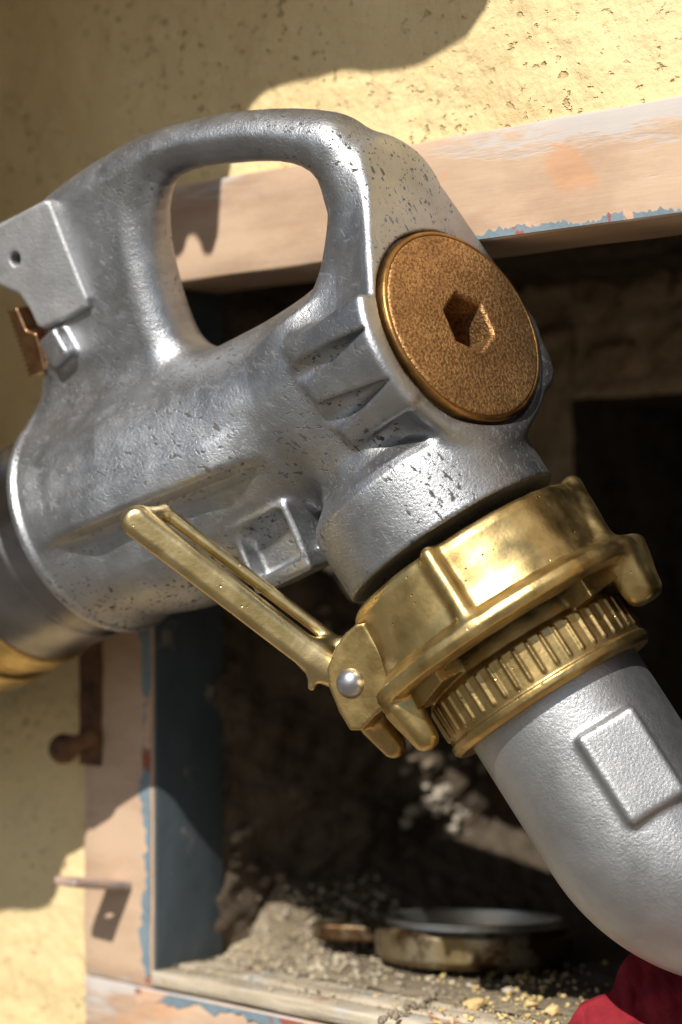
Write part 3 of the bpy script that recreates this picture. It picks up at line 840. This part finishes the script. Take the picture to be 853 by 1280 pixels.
    fin = box(p, fc, (fa, N, fz), (50, 40, 46), 6)
    fin = smax(fin, -box(p, fc + N * 40 + fz * 8, (fa, N, fz), (40, 30, 36), 8), 5)
    d = smin(d, fin, 14)
    # small lug below the trigger guard
    q = p - LUGC; 
    d = smin(d, box(p, LUGC, (LGX, N, LGY), (19, 40, 22), 6), 10)
    # hand-fettled unevenness
    d = d + 0.8 * np.sin(p[:, 0] * .031 + 1.0 + 1.7 * np.sin(p[:, 2] * .017)) * np.sin(p[:, 1] * .027 + p[:, 0] * .011) * np.sin(p[:, 2] * .033 + 2)
    return d
LGX = nrm(HX * 0.9 + HY * 0.15); LGY = nrm(np.cross(N, LGX))
LUGC = plane_hit(90, 432, RIM + N * 30, N)
ctr = P(350, 430, 130)
print('SDF body...')
sdf('body', body, ctr, (450, 470, 400), 3.0, MT['alu'], noz, band=2.0)

# trigger guard plate (left)
GP = [(-70, 318), (0, 279), (56, 250), (63, 252), (86, 312), (110, 372), (109, 384), (84, 398), (54, 411), (47, 408), (38, 388), (24, 368), (0, 357), (-40, 352), (-80, 360)]
GP2 = [h2(*q, 56) for q in GP]
hx, hy = h2(14, 324, 66)
def f_guard(p):
    q = p - RIM; x, y, w = dot(q, HX), dot(q, HY), dot(q, N)
    g = slab(poly2(x, y, GP2), np.abs(w - 12) - 46, 5)
    hole = slab(np.sqrt((x - hx) ** 2 + (y - hy) ** 2) - 9.5, np.abs(w - 54) - 46, 1)
    return smax(g, -hole, 2)
sdf('trigger_guard', f_guard, P(25, 330, 230), (150, 190, 130), 2.6, MT['alu_plate'], noz)
# trigger: serrated copper bar
def f_trig(p):
    q = p - RIM; x, y, w = dot(q, HX), dot(q, HY), dot(q, N)
    d2 = poly2(x, y, TR2)
    al = x * TRD[0] + y * TRD[1]
    g = slab(d2, np.abs(w - 22) - 26, 3)
    n_ = dot(p - RIM, HX * TRN[0] + HY * TRN[1]) - TR0
    teeth = np.abs(((al + 100) % 7.0) - 3.5) - 1.3
    return smax(g, -smax(teeth, -(n_ + 0.4), .5), 1.2)
ta, tb = np.array(h2(14, 386, 40)), np.array(h2(44, 470, 40))
TRD = (tb - ta) / np.linalg.norm(tb - ta); TRN = np.array([TRD[1], -TRD[0]]);
if TRN[0] > 0: TRN = -TRN
TR0 = float(ta.dot(TRN))
TR2 = [h2(*q, 40) for q in ((12, 386), (26, 384), (38, 412), (50, 416), (62, 462), (40, 470))]
sdf('trigger', f_trig, plane_hit(36, 428, RIM + N * 22, N), (70, 80, 75), 1.9, MT['copper'], noz)

# plug: grainy cast bronze with a polished rim and a hexagonal socket
hc_ = f2(580, 407); hv_ = f2(566, 374) - hc_
HEXR = 0.95 * float(np.linalg.norm(hv_)); HPH = math.pi - math.atan2(hv_[1], hv_[0])
HO = DC + E1 * hc_[0] + E2 * hc_[1]
print('hex', HEXR)
def hexdist(p):
    q = p - HO; a, b = dot(q, E1), dot(q, E2); r = np.sqrt(a * a + b * b)
    ang = (np.arctan2(b, a) + HPH) % (math.pi / 3) - math.pi / 6
    return r * np.cos(ang) - HEXR
def f_plug(p):
    q = p - DC; a, b, h = dot(q, E1), dot(q, E2), dot(q, ND); r = np.sqrt(a * a + b * b)
    d = slab(r - 121, np.abs(h + 35) - 45.5, 3)
    hexd = hexdist(p)
    soc = slab(hexd, np.abs(h + 4) - 70, .5)
    cham = hexd - (h - 10.5) * 0.8 - 3.0
    return smax(smax(d, -soc, 1.0), -cham, 1.0)
pl_ = sdf('plug', f_plug, DC, (135, 150, 135), 2.2, MT['bronze'], noz)
def f_rim(p):
    q = p - DC; h = dot(q, ND); r = np.sqrt(np.maximum((q * q).sum(1) - h * h, 0))
    return np.sqrt((r - 123.6) ** 2 + np.maximum(np.abs(h - 1) - 5, 0) ** 2) - 3.8
sdf('rim', f_rim, DC, (140, 150, 140), 2.2, MT['bronze_rim'], pl_)
# swivel at the rear end: dark steel sleeve, then a brass ferrule
def rev_obj(name, c, ax, prof, mat, parent, h=3.4, ext=None, r=2.0, add=None):
    rmax = max(q[0] for q in prof) + 8; t0, t1 = min(q[1] for q in prof), max(q[1] for q in prof)
    cc = c + ax * (t0 + t1) / 2
    half = np.array([rmax * math.sqrt(max(1 - ax[i] ** 2, 0)) + abs(ax[i]) * (t1 - t0) / 2 + 10 for i in range(3)])
    f = lambda p: revolve(p, c, ax, prof, r)
    g = (lambda p: add(p, f(p))) if add else f
    return sdf(name, g, cc, half, h, mat, parent)
rev_obj('swivel_sleeve', RIM, -B, [(0, -40), (146, -40), (146, 26), (150, 30), (150, 128), (143, 134), (0, 134)], MT['steel_dark'], noz, 3.4)
rev_obj('ferrule', RIM, -B, [(0, 128), (150, 128), (156, 134), (156, 170), (148, 176), (148, 196), (158, 202), (158, 250), (0, 250)], MT['brass'], noz, 3.6)
rev_obj('delivery_hose', RIM, -B, [(0, 250), (150, 250), (150, 700), (0, 700)], plain('black_rubber', (0.02, 0.02, 0.02), (0.035, 0.033, 0.03), 40, 0.6), noz, 7)

# ---------------------------------------------------------- brass coupling
cpl = obj
def ocyl(px, py, r):
    """nearest point of a cylinder of radius r about the outlet axis seen through a pixel"""
    tt = np.linspace(2300, 3200, 3600); X = EYE + ray(px, py) * tt[:, None]; q = X - C0
    t = dot(q, O); e = q - t[:, None] * O; rho = np.sqrt((e * e).sum(1))
    i = int(np.argmax(rho < r)) if (rho < r).any() else int(np.argmin(rho))
    return C0 + O * t[i] + e[i] / rho[i] * r
PROF = [(118, 2), (152, 2), (157, 6), (160, 14), (165, 70), (170, 92), (182, 98), (190, 104), (192, 112), (189, 120), (176, 124), (150, 124), (150, 20), (118, 20)]
ridge = []
for (x0, y0, x1, y1) in ((536, 694, 588, 778), (716, 607, 762, 690), (446, 792, 470, 850)):
    ridge.append((ocyl(x0, y0, 161), ocyl(x1, y1, 175)))
XR = nrm(v3(1, 0, 0) - O * O[0]); YR = np.cross(O, XR)      # radial frame about O
if YR[1] > 0: YR = -YR                                       # YR towards the camera
def rad(th): return XR * math.cos(th) + YR * math.sin(th)
def ang_of(p):
    q = p - C0; return math.atan2(q.dot(YR), q.dot(XR))
AR = ang_of(ocyl(748, 700, 176)); 
def claw(p, th, t0=108, t1=176, wid=33, tk=20):
    e = rad(th); tg = np.cross(O, e)
    q = p - C0; t = dot(q, O); a = dot(q, e); b = dot(q, tg)
    k_ = np.clip((t - t0) / (t1 - t0), 0, 1)
    d = smax(smax(np.abs(a - (172 - 4 * k_)) - (tk - 7 * k_), np.abs(b) - (wid - 0.45 * wid * k_), 16), np.maximum(t0 - t, t - t1), 14)
    return d * 0.9 - 6
CLAWS = (math.radians(20), math.radians(163))
def f_coll(p):
    d = revolve(p, C0, O, PROF, 1.2)
    for (a, b), r_ in zip(ridge[:2], (10, 13)): d = smin(d, capsule(p, a, b, r_, r_ + 1), 11)
    d = smin(d, claw(p, math.radians(26), 108, 176, 40), 8)
    d = smin(d, claw(p, math.radians(168), 128, 188, 19, 15), 8)
    d = d + 0.35 * np.sin(p[:, 0] * .11) * np.sin(p[:, 2] * .13 + p[:, 1] * .1)
    return d
ring = sdf('coupling_ring', f_coll, C0 + O * 85, (235, 220, 205), 2.4, MT['brass'], noz)
# hinge lug
LN = nrm(v3(-.32, -.94, -.05)); LC = P(436, 850, -30)
LXa, LYa, _ = frame(LN, v3(1, 0, 0))
def l2(px, py, off=0):
    q = plane_hit(px, py, LC + LN * off, LN) - LC; return q.dot(LXa), q.dot(LYa)
LUG = [l2(*q, 24) for q in ((446, 779), (433, 790), (420, 808), (409, 836), (411, 858), (424, 890), (438, 913), (453, 913), (470, 894), (500, 870), (480, 820), (456, 778))]
def f_lug(p):
    q = p - LC; x, y, w = dot(q, LXa), dot(q, LYa), dot(q, LN)
    g = slab(poly2(x, y, LUG), np.abs(w) - 26, 3.5)
    return smin(g, capsule(p, P(470, 905, 0), P(492, 932, 5), 20, 16), 10)
sdf('hinge_lug', f_lug, LC, (110, 80, 110), 2.2, MT['brass_dull'], ring)
RC = plane_hit(438, 854, LC + LN * 26, LN)
sdf('rivet', lambda p: smax(sphere(p, RC - LN * 8, 20), -(dot(p - RC, LN) + 3), 1), RC, 26, 1.6, MT['steel'], ring)
# locking lever: two rails joined at the tip
LVY = 12.0
LA, LB_ = P(172, 652, LVY - 14), P(408, 834, LVY - 14)
LAX = nrm(LB_ - LA); LUP = nrm(v3(0, 0, 1) - LAX * LAX[2]); LDP = np.cross(LAX, LUP)
LLEN = np.linalg.norm(LB_ - LA)
def f_lever(p):
    q = p - LA; x, y, w = dot(q, LAX), dot(q, LUP), dot(q, LDP)
    xc = np.clip(x, 0, LLEN)
    # front rail: half-round bar with a blunt tip
    rr_ = 20.5 - 1.5 * x / LLEN
    st = np.sqrt((x - xc) ** 2 + y * y) - rr_
    g = slab(st, np.abs(w) - 15, 13)
    a2, b2 = P(206, 640, LVY + 16), P(418, 801, LVY + 16)
    back = capsule(p, a2, b2, 8.5, 8)
    g = np.minimum(g, back)
    web = box(p, (LA + LB_) / 2 + v3(12, 16, 2), (LAX, LUP, LDP), (LLEN / 2 - 6, 7, 18), 3)
    g = smin(g, web, 4)
    g = smin(g, capsule(p, LA + LUP * 8, a2 - LUP * 3, 12, 10), 6)
    g = smin(g, capsule(p, P(400, 822, LVY), P(440, 850, LVY - 10), 25, 22), 12)
    g = smin(g, capsule(p, P(402, 812, LVY + 6), P(428, 808, LVY), 10, 14), 10)
    g = smin(g, capsule(p, P(392, 846, LVY - 16), P(390, 858, LVY - 16), 7, 5), 8)
    return g
sdf('lever', f_lever, P(305, 750, LVY), (165, 75, 140), 2.2, MT['brass_lever'], noz)

# ================================================================== THE FILLER PIPE (male half and elbow)
el = thing('filler_pipe', 'silver cast elbow pipe with knurled brass ring below the nozzle coupling', 'pipe', C0 + O * 420)
NR = 47
def f_ring(p):
    q = p - C0; t = dot(q, O); x, y = dot(q, XR), dot(q, YR); rho = np.sqrt(x * x + y * y)
    d = poly2(rho, t, [(112, 100), (124, 104), (131, 144), (136, 152), (136, 203), (139.5, 205), (139.5, 212), (135, 217), (100, 217), (100, 100)]) - 1.5
    an = (np.arctan2(y, x)) % (2 * math.pi / NR) - math.pi / NR
    rx, ry = rho * np.cos(an) - 137.5, rho * np.sin(an)
    tc = np.clip(t, 155, 193)
    rb = np.sqrt(rx ** 2 + ry ** 2 + (t - tc) ** 2) - 2.7
    d = smin(d, rb, 2)
    for th in DOGS:
        e = rad(th); tg = np.cross(O, e); a, b = dot(q, e), dot(q, tg)
        g = np.maximum(np.maximum(np.abs(a - 138) - 22, np.abs(b) - 36), np.abs(t - 131 - b * .12) - 10) - 3
        d = smin(d, g, 5)
    return d
DOGS = (math.radians(48), math.radians(150), math.radians(262))
sdf('knurled_ring', f_ring, C0 + O * 160, (190, 185, 150), 1.75, MT['brass_dull'], el)
EB = nrm(v3(.80, .30, .44)); EB = nrm(EB - O * EB.dot(O))
RBEND = 165.0; TB = 396.0; PR = 117.0
BC = C0 + O * TB + EB * RBEND; EN = np.cross(O, EB)
EPC = C0 + O * 330
sN = None
def f_elbow(p):
    q = p - C0; t = dot(q, O); rho = np.sqrt(np.maximum((q * q).sum(1) - t * t, 0))
    straight = np.maximum(rho - PR, np.maximum(t - TB, 205 - t))
    q = p - BC; x, y, w = dot(q, O), -dot(q, EB), dot(q, EN)
    rr = np.sqrt(x * x + y * y)
    tor = np.sqrt((rr - RBEND) ** 2 + w * w) - PR
    tor = np.where((x >= 0) & (y > -200), np.where(y >= 0, tor, tor), 1e3)
    an = np.arctan2(np.maximum(x, 0), y)
    tor = np.where((x >= -1) & (y >= -1), tor, 400.0)
    q2 = p - (BC + O * RBEND); s = dot(q2, EB); r2 = np.sqrt(np.maximum((q2 * q2).sum(1) - s * s, 0))
    tail = np.maximum(r2 - PR, np.maximum(-s, s - 420))
    flange = slab(r2 - PR - 22, np.abs(s - 330) - 40, 6)
    d = np.minimum(np.minimum(straight, tor), np.minimum(tail, flange))
    # raised square pad
    b = box(p, PADC, PADA, (41, 61, 44), 8)
    return smin(d, b, 7)
phit = march(lambda p: np.sqrt(np.maximum(((p - C0) ** 2).sum(1) - dot(p - C0, O) ** 2, 0)) - PR, 789, 957, 2300)
pe = phit - C0; pt = pe.dot(O); pe = nrm(pe - O * pt)
PADC = C0 + O * pt + pe * (PR - 34); PADA = (np.cross(O, pe), O, pe)
print('SDF elbow...')
sdf('elbow', f_elbow, P(880, 1050, 60), (380, 330, 380), 3.4, MT['alu_elbow'], el)

# --------------------------------------------------------------- sheet added out of view, cut to cast the wanted shade on the wall
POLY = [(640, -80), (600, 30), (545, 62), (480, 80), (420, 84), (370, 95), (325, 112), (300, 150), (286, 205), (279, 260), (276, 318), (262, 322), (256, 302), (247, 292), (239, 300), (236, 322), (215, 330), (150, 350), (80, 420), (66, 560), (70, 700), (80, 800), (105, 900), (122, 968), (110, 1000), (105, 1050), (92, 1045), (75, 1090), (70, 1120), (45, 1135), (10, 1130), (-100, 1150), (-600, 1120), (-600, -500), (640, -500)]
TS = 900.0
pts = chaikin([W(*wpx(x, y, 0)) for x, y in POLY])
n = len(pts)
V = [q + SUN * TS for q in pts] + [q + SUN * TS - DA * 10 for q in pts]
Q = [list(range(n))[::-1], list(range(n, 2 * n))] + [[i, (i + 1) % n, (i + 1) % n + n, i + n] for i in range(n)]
o = obj('shade_caster', V, Q, plain('shade_caster_grey', (0.22, 0.21, 0.19), (0.30, 0.29, 0.26), 30, 0.9), loc=V[0], smooth=False)
tag(o, 'grey sheet added outside the picture to cast the shade on the wall', 'shade_caster')
print('done')
